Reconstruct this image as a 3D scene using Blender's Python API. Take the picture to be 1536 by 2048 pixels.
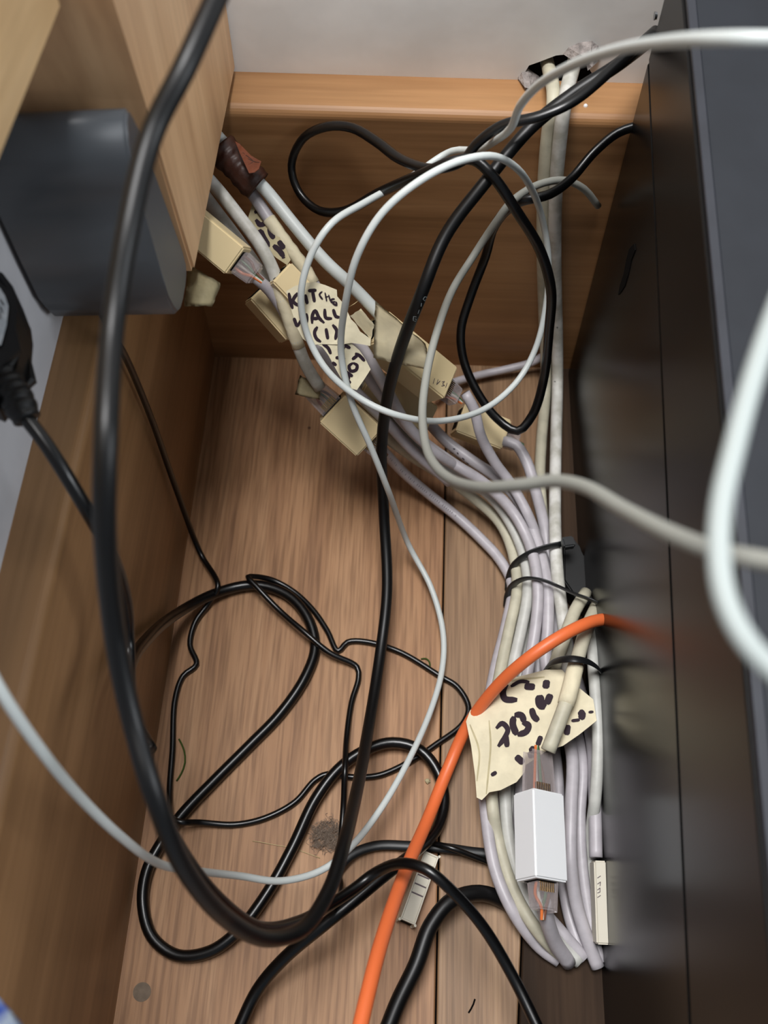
import bpy, bmesh, math, random
from mathutils import Vector, Matrix
random.seed(5)
for o in list(bpy.data.objects): bpy.data.objects.remove(o)
SC = bpy.context.scene; COL = SC.collection

# ---------------------------------------------------------------- camera
F, CX, CY, H = 2077.0, 768.0, 1024.0, 0.53
def cdir(px, py): return Vector(((px-CX)/F, -(py-CY)/F, -1.0))
ZC = -cdir(765, 2195).normalized()
YC = cdir(945, -2660); YC = (YC - ZC*YC.dot(ZC)).normalized(); XC = YC.cross(ZC)
MW = Matrix((XC, YC, ZC)); CAM = Vector((0, 0, H))
cam = bpy.data.cameras.new('camera'); co = bpy.data.objects.new('camera', cam); COL.objects.link(co)
co.matrix_world = Matrix.Translation(CAM) @ MW.to_4x4()
cam.sensor_fit = 'VERTICAL'; cam.sensor_height = 24.0; cam.lens = F/2048*24.0
cam.clip_start = .005; cam.clip_end = 20
cam.dof.use_dof = True; cam.dof.focus_distance = .50; cam.dof.aperture_fstop = 7.0
SC.camera = co
# ---------------------------------------------------------------- light
w = bpy.data.worlds.new('room_light'); SC.world = w; w.use_nodes = True
w.node_tree.nodes['Background'].inputs[0].default_value = (.80, .90, 1.0, 1)
w.node_tree.nodes['Background'].inputs[1].default_value = .15
def area(name, loc, size, power, col, target):
    l = bpy.data.lights.new(name, 'AREA'); l.shape = 'RECTANGLE'; l.size, l.size_y = size
    l.energy = power; l.color = col
    o = bpy.data.objects.new(name, l); COL.objects.link(o); o.location = loc
    o.rotation_euler = (Vector(target)-Vector(loc)).to_track_quat('-Z', 'Y').to_euler(); return o
area('ceiling_light', (-.14, .20, 1.75), (.65, .5), 23, (1, .99, .985), (0, .2, 0))
area('right_side_fill', (1.30, -.30, .78), (.8, .6), 7.5, (.92, .96, 1), (-.05, .3, .2))  # added unseen side light that brightens the rail and upright from the right
SC.view_settings.view_transform = 'Standard'; SC.view_settings.look = 'None'
SC.view_settings.gamma = 1; SC.view_settings.use_curve_mapping = False
SC.view_settings.exposure = 0.62

# ---------------------------------------------------------------- helpers
def ray(px, py): return MW @ cdir(px, py)
def atz(px, py, z): r = ray(px, py); return CAM + r*((z-H)/r.z)          # a pixel on the level z (m)
def aty(px, py, y): r = ray(px, py); return CAM + r*(y/r.y)
def atx(px, py, x): r = ray(px, py); return CAM + r*(x/r.x)
MATS = {}
def lin(c):
    return tuple(((v/255)/12.92 if v/255 <= .04045 else ((v/255+.055)/1.055)**2.4) for v in c)
def nt(name):
    m = bpy.data.materials.new(name); m.use_nodes = True; MATS[name] = m
    return m, m.node_tree, m.node_tree.nodes['Principled BSDF']
def plain(name, col, rough=.5, spec=.5, mottle=.0, scale=200, bump=0., metal=0, col2=None):
    m, t, b = nt(name); c = lin(col)
    b.inputs['Base Color'].default_value = (*c, 1); b.inputs['Roughness'].default_value = rough
    b.inputs['Specular IOR Level'].default_value = spec; b.inputs['Metallic'].default_value = metal
    if mottle > 0 or col2:
        tc = t.nodes.new('ShaderNodeTexCoord'); n = t.nodes.new('ShaderNodeTexNoise')
        n.inputs['Scale'].default_value = scale; n.inputs['Detail'].default_value = 4
        t.links.new(tc.outputs['Object'], n.inputs['Vector'])
        r = t.nodes.new('ShaderNodeValToRGB'); r.color_ramp.elements[0].position = .38; r.color_ramp.elements[1].position = .62
        d = lin(col2) if col2 else tuple(v*(1-mottle) for v in c)
        r.color_ramp.elements[0].color = (*d, 1); r.color_ramp.elements[1].color = (*c, 1)
        t.links.new(n.outputs['Fac'], r.inputs['Fac']); t.links.new(r.outputs['Color'], b.inputs['Base Color'])
    if bump > 0:
        tc = t.nodes.new('ShaderNodeTexCoord'); n = t.nodes.new('ShaderNodeTexNoise'); n.inputs['Scale'].default_value = scale*2
        t.links.new(tc.outputs['Object'], n.inputs['Vector'])
        bp = t.nodes.new('ShaderNodeBump'); bp.inputs['Strength'].default_value = bump; bp.inputs['Distance'].default_value = .001
        t.links.new(n.outputs['Fac'], bp.inputs['Height']); t.links.new(bp.outputs['Normal'], b.inputs['Normal'])
    return m
def wood(name, dark, mid, light, stretch=(60, 3, 60), fine=(420, 12, 420), rough=.5, seed=0., knots=0., bump=.15, finew=.5, spec=.4):
    m, t, b = nt(name); N = t.nodes.new; L = t.links.new
    tc = N('ShaderNodeTexCoord'); mp = N('ShaderNodeMapping'); mp.inputs['Scale'].default_value = stretch; mp.inputs['Location'].default_value = (seed, seed*.7, seed*1.3)
    L(tc.outputs['Object'], mp.inputs['Vector'])
    n1 = N('ShaderNodeTexNoise'); n1.inputs['Scale'].default_value = 1; n1.inputs['Detail'].default_value = 5; n1.inputs['Distortion'].default_value = .6; L(mp.outputs[0], n1.inputs['Vector'])
    r1 = N('ShaderNodeValToRGB'); e = r1.color_ramp.elements
    e[0].position = .32; e[0].color = (*lin(dark), 1); e[1].position = .7; e[1].color = (*lin(light), 1)
    k = e.new(.5); k.color = (*lin(mid), 1); L(n1.outputs['Fac'], r1.inputs['Fac'])
    mp2 = N('ShaderNodeMapping'); mp2.inputs['Scale'].default_value = fine; L(tc.outputs['Object'], mp2.inputs['Vector'])
    n2 = N('ShaderNodeTexNoise'); n2.inputs['Scale'].default_value = 1; n2.inputs['Detail'].default_value = 3; L(mp2.outputs[0], n2.inputs['Vector'])
    r2 = N('ShaderNodeValToRGB'); r2.color_ramp.elements[0].position = .36; r2.color_ramp.elements[0].color = (.55, .5, .45, 1)
    r2.color_ramp.elements[1].position = .58; r2.color_ramp.elements[1].color = (1.05, 1.05, 1.05, 1); L(n2.outputs['Fac'], r2.inputs['Fac'])
    mx = N('ShaderNodeMix'); mx.data_type = 'RGBA'; mx.blend_type = 'MULTIPLY'; mx.inputs['Factor'].default_value = finew
    L(r1.outputs[0], mx.inputs['A']); L(r2.outputs[0], mx.inputs['B']); out = mx.outputs['Result']
    if knots:
        n3 = N('ShaderNodeTexVoronoi'); n3.inputs['Scale'].default_value = knots; L(tc.outputs['Object'], n3.inputs['Vector'])
        r3 = N('ShaderNodeValToRGB'); r3.color_ramp.elements[0].position = .015; r3.color_ramp.elements[0].color = (.15, .1, .08, 1)
        r3.color_ramp.elements[1].position = .035; r3.color_ramp.elements[1].color = (1, 1, 1, 1); L(n3.outputs['Distance'], r3.inputs['Fac'])
        m3 = N('ShaderNodeMix'); m3.data_type = 'RGBA'; m3.blend_type = 'MULTIPLY'; m3.inputs['Factor'].default_value = .8
        L(out, m3.inputs['A']); L(r3.outputs[0], m3.inputs['B']); out = m3.outputs['Result']
    L(out, b.inputs['Base Color']); b.inputs['Roughness'].default_value = rough; b.inputs['Specular IOR Level'].default_value = spec
    bp = N('ShaderNodeBump'); bp.inputs['Strength'].default_value = bump; bp.inputs['Distance'].default_value = .0006
    L(n2.outputs['Fac'], bp.inputs['Height']); L(bp.outputs[0], b.inputs['Normal'])
    return m
def clear(name, tint, mixf=.55, rough=.12):
    m, t, b = nt(name); N = t.nodes.new
    b.inputs['Base Color'].default_value = (*lin(tint), 1); b.inputs['Roughness'].default_value = rough
    b.inputs['Specular IOR Level'].default_value = .8
    tr = N('ShaderNodeBsdfTransparent'); mx = N('ShaderNodeMixShader'); mx.inputs[0].default_value = mixf
    t.links.new(b.outputs[0], mx.inputs[1]); t.links.new(tr.outputs[0], mx.inputs[2])
    t.links.new(mx.outputs[0], t.nodes['Material Output'].inputs[0]); return m

def link(name, bm, mat, parent=None, smooth=False, origin=None):
    me = bpy.data.meshes.new(name); bmesh.ops.recalc_face_normals(bm, faces=bm.faces)
    if parent is not None: origin = parent.location
    if origin is None:
        vs = [v.co for v in bm.verts]
        origin = Vector((sum(v.x for v in vs)/len(vs), sum(v.y for v in vs)/len(vs), min(v.z for v in vs)))
    for v in bm.verts: v.co -= origin
    bm.to_mesh(me); bm.free()
    if smooth:
        for p in me.polygons: p.use_smooth = True
    me.materials.append(MATS[mat] if isinstance(mat, str) else mat)
    o = bpy.data.objects.new(name, me); COL.objects.link(o)
    if parent is not None: o['__p'] = 1; o.parent = parent; del o['__p']
    else: o.location = origin
    return o
def tag(o, label, cat, group=None):
    o['label'] = label; o['category'] = cat
    if group: o['group'] = group
    return o
def struct(o): o['kind'] = 'structure'; return o
def sub(name, bm, mat, root, mid=None, smooth=False, label=None):
    """mesh part in world coordinates under root (and under mid for a sub-part); roots are unrotated"""
    o = link(name, bm, mat, root, smooth)
    if mid is not None: o.parent = mid
    if label: o['label'] = label
    return o
def box(bm, lo, hi, bevel=0, seg=2):
    r = bmesh.ops.create_cube(bm, size=1); vs = r['verts']
    lo, hi = Vector(lo), Vector(hi)
    for v in vs: v.co = Vector((lo[i]+(v.co[i]+.5)*(hi[i]-lo[i]) for i in range(3)))
    if bevel:
        es = list({e for v in vs for e in v.link_edges})
        bmesh.ops.bevel(bm, geom=es, offset=bevel, segments=seg, affect='EDGES', profile=.5)
    return bm
def prism(bm, poly, axis, a, b, bevel=0, seg=2, poly2=None):
    """polygon (two coords) pulled along axis from a to b; poly2 is the far end outline"""
    def mk(p, t):
        return Vector((t, p[0], p[1])) if axis == 'x' else Vector((p[0], t, p[1])) if axis == 'y' else Vector((p[0], p[1], t))
    A = [bm.verts.new(mk(p, a)) for p in poly]; B = [bm.verts.new(mk(p, b)) for p in (poly2 or poly)]
    n = len(A); fs = [bm.faces.new(A), bm.faces.new(B[::-1])]
    for i in range(n): fs.append(bm.faces.new((A[i], B[i], B[(i+1) % n], A[(i+1) % n])))
    if bevel:
        es = list({e for f in fs[:2] for e in f.edges})
        bmesh.ops.bevel(bm, geom=es, offset=bevel, segments=seg, affect='EDGES')
    return bm
def catmull(P, step):
    P = [Vector(p) for p in P]; P = [P[0]*2-P[1]] + P + [P[-1]*2-P[-2]]; out = []
    for i in range(1, len(P)-2):
        p0, p1, p2, p3 = P[i-1:i+3]
        t1 = max((p1-p0).length, 1e-6)**.5; t2 = max((p2-p1).length, 1e-6)**.5; t3 = max((p3-p2).length, 1e-6)**.5
        m1 = (p2-p1) + t2*((p1-p0)/t1 - (p2-p0)/(t1+t2)) if t1 else p2-p1
        m2 = (p2-p1) + t2*((p3-p2)/t3 - (p3-p1)/(t2+t3)) if t3 else p2-p1
        n = max(2, int((p2-p1).length/step))
        for k in range(n):
            s = k/n; out.append(p1*(2*s**3-3*s*s+1)+m1*(s**3-2*s*s+s)+p2*(-2*s**3+3*s*s)+m2*(s**3-s*s))
    out.append(P[-2]); return out
def spec2(p):
    """('y', px, py, y_mm) or ('x', ...) or (px, py, z_mm) -> px, py, z_mm"""
    if p[0] == 'y': v = aty(p[1], p[2], p[3]/1000); return (p[1], p[2], v.z*1000)
    if p[0] == 'x': v = atx(p[1], p[2], p[3]/1000); return (p[1], p[2], v.z*1000)
    return p
def path(pts, smooth=2, step=12):
    c = catmull([spec2(p) for p in pts], step); z = [p.z for p in c]
    for _ in range(smooth*4):
        z = [z[0]] + [(z[i-1]+z[i]*2+z[i+1])/4 for i in range(1, len(z)-1)] + [z[-1]]
    return [atz(p.x, p.y, zz/1000) for p, zz in zip(c, z)]
def tube(bm, P, r, sides=14, flat=1.0, up=None, cap=True, rfun=None):
    rings = []; T = []
    for i in range(len(P)):
        T.append((P[min(i+1, len(P)-1)]-P[max(i-1, 0)]).normalized())
    n = T[0].orthogonal().normalized() if up is None else up
    for i, p in enumerate(P):
        n = (n - T[i]*n.dot(T[i]));
        if n.length < 1e-6: n = T[i].orthogonal()
        n.normalize(); b = T[i].cross(n); rr = r if rfun is None else r*rfun(i/(len(P)-1))
        rings.append([bm.verts.new(p + n*(math.cos(a)*rr*flat) + b*(math.sin(a)*rr)) for a in [2*math.pi*k/sides for k in range(sides)]])
    for A, B in zip(rings, rings[1:]):
        for k in range(sides): bm.faces.new((A[k], A[(k+1) % sides], B[(k+1) % sides], B[k]))
    if cap: bm.faces.new(rings[0][::-1]); bm.faces.new(rings[-1])
    return bm
NAMED = {}; CAB = []
def cable(name, label, pts, d, mat, group=None, smooth=2, flat=1.0, cat='cable', key=None, step=12, sides=14):
    P = path(pts, smooth, step); bm = bmesh.new(); tube(bm, P, d/2000, sides, flat, up=Vector((0, 0, 1)) if flat != 1 else None)
    o = tag(link(name, bm, mat, None, True, origin=P[0].copy()), label, cat, group)
    if key: NAMED[key] = (o, P)
    CAB.append((o, P, d/2000, sides))
    return o, P
def sleeve(root, P, a, b, r, mat, name='tape_wrap', label=None, mid=None):
    """a wrap round part of the tube path P (fractions a..b)"""
    n = len(P); Q = P[int(a*n):max(int(b*n), int(a*n)+3)]; bm = bmesh.new()
    tube(bm, Q, r, 14, rfun=lambda t: 1+.06*math.sin(t*40)*(1 if t < 1 else 0))
    return sub(name, bm, mat, root, mid, True, label)
def sheet(bm, outline, zf, thick=.0002, sub_=1):
    """thin sheet whose outline is seen at these pixels; zf gives the height (mm) at a pixel"""
    cxp = sum(p[0] for p in outline)/len(outline); cyp = sum(p[1] for p in outline)/len(outline)
    vs = []; 
    top = [bm.verts.new(atz(x, y, zf(x, y)/1000)) for x, y in outline]
    es = [bm.edges.new((top[i], top[(i+1) % len(top)])) for i in range(len(top))]
    r = bmesh.ops.triangle_fill(bm, edges=es, use_beauty=True)
    fs = [g for g in r['geom'] if isinstance(g, bmesh.types.BMFace)]
    bmesh.ops.solidify(bm, geom=fs, thickness=thick)
    return bm
def gridsheet(bm, quad, zf, n=10, thick=.00025, rag=0):
    """four-cornered sheet as a fine grid so that it can bend; zf(u, v) height mm"""
    A, B, C, D = [Vector(q) for q in quad]; g = []
    for i in range(n+1):
        row = []
        for j in range(n+1):
            u, v = j/n, i/n; p = (A*(1-u)+B*u)*(1-v) + (D*(1-u)+C*u)*v
            if rag and (i in (0, n) or j in (0, n)): p = p + Vector((random.uniform(-rag, rag), random.uniform(-rag, rag)))
            row.append(bm.verts.new(atz(p.x, p.y, zf(u, v)/1000)))
        g.append(row)
    fs = [bm.faces.new((g[i][j], g[i][j+1], g[i+1][j+1], g[i+1][j])) for i in range(n) for j in range(n)]
    bmesh.ops.solidify(bm, geom=fs, thickness=thick)
    return bm
def stroke(bm, pts, w, zf, lift=.0004, nrm=None):
    """flat pen stroke lying on a surface of height zf(px,py) mm, width w mm"""
    C = catmull([(p[0], p[1], 0) for p in pts], 3) if len(pts) > 1 else [Vector((pts[0][0]-1, pts[0][1], 0)), Vector((pts[0][0]+1, pts[0][1], 0))]
    P = [atz(c.x, c.y, zf(c.x, c.y)/1000) for c in C]
    c0 = C[len(C)//2]; a = atz(c0.x, c0.y, zf(c0.x, c0.y)/1000); b = atz(c0.x+5, c0.y, zf(c0.x+5, c0.y)/1000); c = atz(c0.x, c0.y+5, zf(c0.x, c0.y+5)/1000)
    n = (b-a).cross(c-a).normalized()
    if n.dot(CAM-a) < 0: n = -n
    if nrm is not None: n = nrm
    L, R = [], []
    for i, p in enumerate(P):
        t = (P[min(i+1, len(P)-1)]-P[max(i-1, 0)]).normalized(); s = t.cross(n).normalized()*(w/2000)
        q = i/(len(P)-1); s *= (.55 + .45*min(1, 6*min(q, 1-q)))
        L.append(bm.verts.new(p+n*lift+s)); R.append(bm.verts.new(p+n*lift-s))
    for i in range(len(P)-1): bm.faces.new((L[i], R[i], R[i+1], L[i+1]))
    return bm
def strokes(name, lines, w, zf, mat, root, mid=None, lift=.0004, nrm=None):
    bm = bmesh.new()
    for l in lines: stroke(bm, l, w, zf, lift, nrm)
    return sub(name, bm, mat, root, mid)

# ---------------------------------------------------------------- materials
wood('floor_oak', (148, 108, 76), (166, 124, 88), (182, 141, 104), stretch=(55, 4, 55), fine=(520, 22, 520), rough=.55, knots=26, finew=.7)
wood('floor_oak_grey', (122, 94, 68), (144, 113, 84), (162, 130, 98), stretch=(110, 5, 110), fine=(700, 18, 700), rough=.55, seed=3.1, finew=.6)
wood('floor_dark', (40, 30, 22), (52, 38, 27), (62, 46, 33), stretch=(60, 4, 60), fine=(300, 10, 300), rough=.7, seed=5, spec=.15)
wood('board_pine_back', (136, 98, 62), (156, 114, 75), (172, 130, 89), stretch=(3, 40, 60), fine=(14, 260, 420), rough=.42, seed=1.7, finew=.22, bump=.06)
wood('board_pine_left', (122, 90, 58), (140, 105, 70), (156, 119, 82), stretch=(60, 3, 40), fine=(420, 10, 260), rough=.42, seed=7.7, finew=.22, bump=.06)
wood('leg_pine', (178, 140, 104), (194, 155, 116), (206, 168, 128), stretch=(40, 40, 4), fine=(240, 240, 12), rough=.5, seed=2.2, finew=.2, bump=.05)
wood('rail_pine', (204, 168, 122), (220, 184, 136), (230, 196, 150), stretch=(60, 4, 40), fine=(240, 12, 240), rough=.5, seed=4.2, finew=.2, bump=.05)
plain('wall_paint', (238, 237, 234), .6, .4, .10, 26, .25)
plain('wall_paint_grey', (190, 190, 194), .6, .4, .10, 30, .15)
plain('cavity', (48, 32, 24), .9, .1, .4, 120)
plain('plaster', (158, 150, 146), .95, .1, .45, 300, .8)
plain('gap', (10, 8, 7), .9, .1)
plain('black_rubber', (9, 9, 10), .42, .4)
plain('black_pvc', (7, 7, 8), .30, .5)
plain('black_satin', (20, 22, 24), .45, .5)
plain('white_cable', (200, 206, 204), .4, .5)
plain('soft_white_cable', (168, 176, 174), .5, .35)
plain('grey_cable', (160, 165, 162), .45, .5)
plain('beige_grey_cable', (150, 151, 144), .5, .4)
plain('lavender_cable', (182, 177, 182), .42, .5, .12, 160)
plain('pale_cable', (196, 196, 190), .45, .5, .14, 140)
plain('cream_cable', (194, 189, 168), .5, .4, .16, 140)
plain('stained_cable', (216, 215, 210), .5, .4, 0, 90, col2=(176, 174, 164))
plain('orange_pvc', (228, 112, 62), .42, .45)
plain('cream_plastic', (222, 202, 158), .42, .5)
plain('white_plastic', (232, 234, 236), .38, .5)
plain('ivory_plastic', (206, 200, 184), .5, .4)
plain('brick_grey', (66, 69, 73), .40, .5)
plain('pc_panel', (11, 10, 10), .27, .2, .1, 40)
plain('pc_strip', (16, 15, 15), .34, .3, .1, 40)
plain('pc_top', (32, 35, 41), .55, .3, .12, 60, .1)
plain('pc_trim', (44, 46, 53), .4, .5, .2, 60)
plain('tape', (228, 218, 188), .62, .3, .14, 90, .5)
plain('tape_old', (190, 178, 142), .6, .3, .2, 110, .5)
plain('brown_tape', (122, 66, 44), .38, .5, .3, 120, .4)
plain('dark_brown_tape', (64, 36, 26), .45, .4, .3, 120, .4)
plain('ink', (38, 22, 34), .6, .3)
plain('print_ink', (96, 84, 88), .6, .3)
plain('grey_ink', (150, 160, 162), .6, .3)
plain('wire_orange', (214, 112, 50), .4, .5); plain('wire_green', (52, 106, 62), .4, .5)
plain('wire_brown', (110, 70, 52), .4, .5); plain('wire_white', (214, 210, 200), .4, .5); plain('wire_blue', (70, 90, 150), .4, .5)
plain('gold', (190, 150, 80), .3, .5, metal=1)
plain('steel', (170, 172, 176), .3, .5, metal=1)
plain('dust', (140, 124, 110), 1, .05, .4, 500)
plain('green_thread', (62, 80, 30), .8, .2)
plain('hair', (196, 176, 130), .5, .4)
plain('label_white', (206, 210, 214), .5, .4, 0, 120, col2=(178, 186, 192))
plain('cloth_print', (222, 234, 232), .8, .2, 0, 90, col2=(70, 100, 190))
plain('stain', (124, 108, 92), .7, .3, .2, 300)
clear('clear_plastic', (182, 172, 172), .60)

# ================================================================ setting
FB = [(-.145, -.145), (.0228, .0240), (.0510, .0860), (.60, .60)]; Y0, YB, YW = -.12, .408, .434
XL, XW = -.1245, -.1445
bm = bmesh.new(); box(bm, (-.16, Y0, -.03), (.60, .45, -.012)); fl = struct(link('floor', bm, 'gap', origin=Vector((0, 0, 0))))
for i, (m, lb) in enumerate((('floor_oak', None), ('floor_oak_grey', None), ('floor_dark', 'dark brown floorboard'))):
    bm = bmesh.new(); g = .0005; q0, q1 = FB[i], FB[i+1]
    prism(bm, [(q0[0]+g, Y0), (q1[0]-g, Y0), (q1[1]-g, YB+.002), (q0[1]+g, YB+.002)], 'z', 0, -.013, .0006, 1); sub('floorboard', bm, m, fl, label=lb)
# back skirting board: rounded top front edge, in front of the wall
def round_top(x0, x1, zt, r, n=6):   # (coord, z) outline, front is x0
    return [(x0, 0), (x1, 0), (x1, zt)] + [(x0+r-r*math.sin(a), zt-r+r*math.cos(a)) for a in [k*math.pi/2/n for k in range(n+1)]]
bm = bmesh.new(); prism(bm, round_top(YB, YW, .193, .005), 'x', XL, .60); bb = struct(link('baseboard_back', bm, 'board_pine_back'))
bm = bmesh.new(); prism(bm, round_top(XL, XW, .194, -.004) if 0 else [(XL, 0), (XW, 0), (XW, .194)] + [(XL-.004+.004*math.sin(a), .190+.004*math.cos(a)) for a in [k*math.pi/12 for k in range(7)]], 'y', Y0, YB+.026)
bl = struct(link('baseboard_left', bm, 'board_pine_left'))
# screw plug in floor and a paint fleck are surface marks kept with the board
bm = bmesh.new(); c = atz(284, 1984, 0); bmesh.ops.create_cone(bm, cap_ends=True, segments=20, radius1=.0042, radius2=.0042, depth=.0004, matrix=Matrix.Translation(c)); sub('screw_plug', bm, 'stain', fl)
bm = bmesh.new(); bmesh.ops.create_uvsphere(bm, u_segments=8, v_segments=6, radius=.0011, matrix=Matrix.Translation(atz(1171, 212, .193))); sub('paint_fleck', bm, 'white_plastic', bb)
# back wall with the broken hole the cables come out of
HOLE = [(1046, 172), (1049, 146), (1058, 131), (1078, 124), (1096, 117), (1112, 111), (1132, 109), (1152, 110), (1168, 118), (1176, 134), (1186, 150), (1206, 172), (1214, 168), (1219, 184), (1180, 196), (1090, 192), (1050, 188)]
bm = bmesh.new(); hv = [aty(x, y, YW) for x, y in HOLE]
for v in hv[-4:]: v.z = min(v.z, .186)
outer = [Vector((-.16, YW, .10)), Vector((.60, YW, .10)), Vector((.60, YW, .75)), Vector((-.16, YW, .75))]
es = []
for loop in (outer, hv):
    vs = [bm.verts.new(v) for v in loop]; es += [bm.edges.new((vs[i], vs[(i+1) % len(vs)])) for i in range(len(vs))]
r = bmesh.ops.triangle_fill(bm, edges=es, use_beauty=True)
bmesh.ops.recalc_face_normals(bm, faces=bm.faces)
fs = list(bm.faces)
ex = bmesh.ops.extrude_face_region(bm, geom=fs)
for v in [g for g in ex['geom'] if isinstance(g, bmesh.types.BMVert)]: v.co.y += .012
bk = struct(link('wall_back', bm, 'wall_paint'))
bm = bmesh.new(); box(bm, (.02, YW+.03, .12), (.13, YW+.04, .26)); sub('wall_cavity', bm, 'cavity', bk)
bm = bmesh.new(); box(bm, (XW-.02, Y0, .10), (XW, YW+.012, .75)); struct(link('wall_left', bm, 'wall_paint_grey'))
def crumb(name, outline, yy, mat, root, push=.004):
    bm = bmesh.new(); pts = [aty(x, y, yy) for x, y in outline]
    c = sum(pts, Vector())/len(pts); c.y -= push
    ring2 = [p.lerp(c, .5)+Vector((random.uniform(-1, 1)*.0012, -push*random.uniform(.3, 1.2), random.uniform(-1, 1)*.0012)) for p in pts]
    A = [bm.verts.new(p) for p in pts]; B = [bm.verts.new(p) for p in ring2]; C = bm.verts.new(c); D = [bm.verts.new(p+Vector((0, .003, 0))) for p in pts]
    n = len(A)
    for i in range(n):
        j = (i+1) % n; bm.faces.new((A[i], A[j], B[j], B[i])); bm.faces.new((B[i], B[j], C)); bm.faces.new((A[i], D[i], D[j], A[j]))
    return sub(name, bm, mat, root)
crumb('torn_plaster', [(1126, 108), (1138, 96), (1158, 87), (1184, 83), (1196, 92), (1203, 108), (1198, 122), (1186, 128), (1174, 120), (1160, 110), (1142, 112)], YW-.0005, 'plaster', bk, .005)
crumb('torn_plaster', [(1036, 156), (1044, 146), (1056, 145), (1066, 152), (1078, 160), (1086, 172), (1072, 176), (1052, 176), (1036, 172)], YW-.0005, 'plaster', bk, .005)

# ================================================================ furniture and boxes
bm = bmesh.new(); prism(bm, [(.293, .206), (.4325, .1965), (.4325, .62), (.2735, .62), (.2735, .345), (.281, .30)], 'x', -.1425, -.090, .0012, 2)
tag(link('wooden_upright', bm, 'leg_pine'), 'tan wooden upright panel with a square lower corner above the back skirting board', 'wooden panel')
a, b = atz(125, 0, .34), atz(0, 310, .34); dx = (b.x-a.x)/(b.y-a.y)
bm = bmesh.new(); y1, y0 = .2725, -.05
prism(bm, [(-.1425, .34), (a.x+(y1-a.y)*dx, .34), (a.x+(y1-a.y)*dx, .42), (-.1425, .42)], 'y', y1, y0, .0015, 2, [(-.1425, .34), (a.x+(y0-a.y)*dx, .34), (a.x+(y0-a.y)*dx, .42), (-.1425, .42)])
tag(link('wooden_rail', bm, 'rail_pine'), 'pale wooden rail running towards the viewer in the top left corner', 'rail')
# grey power brick
prof = [(.2895, .214), (.2882, .222), (.2797, .262), (.2735, .292), (.2712, .302), (.2690, .3065), (.2660, .308), (.2625, .3065), (.2590, .302), (.2570, .295), (.2565, .285), (.257, .274), (.2578, .250), (.259, .230), (.2605, .221), (.2635, .214), (.268, .2105), (.274, .209), (.282, .209), (.287, .2105)]
bm = bmesh.new(); prism(bm, prof, 'x', -.0915, -.1420, .0012, 3, [(p[0], p[1]-.004) for p in prof])
for f_ in bm.faces: f_.smooth = len(f_.verts) < 10
tag(link('power_brick', bm, 'brick_grey', smooth=False), 'dark grey power brick with rounded edges, wedged against the tan wooden upright', 'power brick')

# computer tower on the right
def seam(y): return .142+.21*y
def rim(y): return .232+.125*y
XP = .1005; ya, yb = .404, -.118
root = bpy.data.objects.new('computer_case', None); COL.objects.link(root); root.location = (XP+.1, .14, 0)
tag(root, 'large black glossy computer case filling the right side, standing on the floor', 'computer case')
bm = bmesh.new(); prism(bm, [(ya, 0.0005), (ya, seam(ya)), (yb, seam(yb)), (yb, 0.0005)], 'x', XP, XP+.003, .0005, 1); side = sub('side_panel', bm, 'pc_panel', root)
bm = bmesh.new(); prism(bm, [(ya, seam(ya)+.0018), (ya, rim(ya)-.003), (yb, rim(yb)-.003), (yb, seam(yb)+.0026)], 'x', XP, XP+.003, .0005, 1); sub('upper_strip', bm, 'pc_strip', root)
bm = bmesh.new(); prism(bm, [(ya, rim(ya)-.0022), (ya, rim(ya)), (yb, rim(yb)), (yb, rim(yb)-.0022)], 'x', XP+.001, XP+.0045, .0003, 1); sub('edge_trim', bm, 'pc_trim', root)
bm = bmesh.new(); prism(bm, [(ya, rim(ya)-.004), (ya, rim(ya)-.001), (yb, rim(yb)-.001), (yb, rim(yb)-.004)], 'x', XP+.0046, XP+.20, .0004, 1); sub('top_panel', bm, 'pc_top', root)
bm = bmesh.new(); prism(bm, [(ya-.001, .001), (ya-.001, rim(ya)-.005), (yb+.001, rim(yb)-.005), (yb+.001, .001)], 'x', XP+.0035, XP+.199); sub('chassis', bm, 'gap', root)
bm = bmesh.new(); q = [(1268, 487), (1270, 500), (1262, 520), (1256, 548), (1249, 572), (1240, 586), (1236, 590), (1239, 572), (1247, 548), (1252, 520), (1258, 498)]
pts = [atx(x, y, XP-.0004) for x, y in q]; prism(bm, [(p.y, p.z) for p in pts], 'x', XP-.0004, XP+.0004); sub('black_sliver', bm, 'gap', root, side, label='black jagged sliver on the side panel')  # thin jagged black sliver set on the side panel
bm = bmesh.new(); p = atx(1313, 32, XP); bmesh.ops.create_cone(bm, cap_ends=True, segments=12, radius1=.0018, radius2=.0014, depth=.0012, matrix=Matrix.Translation((XP-.0004, p.y, p.z)) @ Matrix.Rotation(math.pi/2, 4, 'Y')); sub('screw', bm, 'steel', root)
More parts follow.
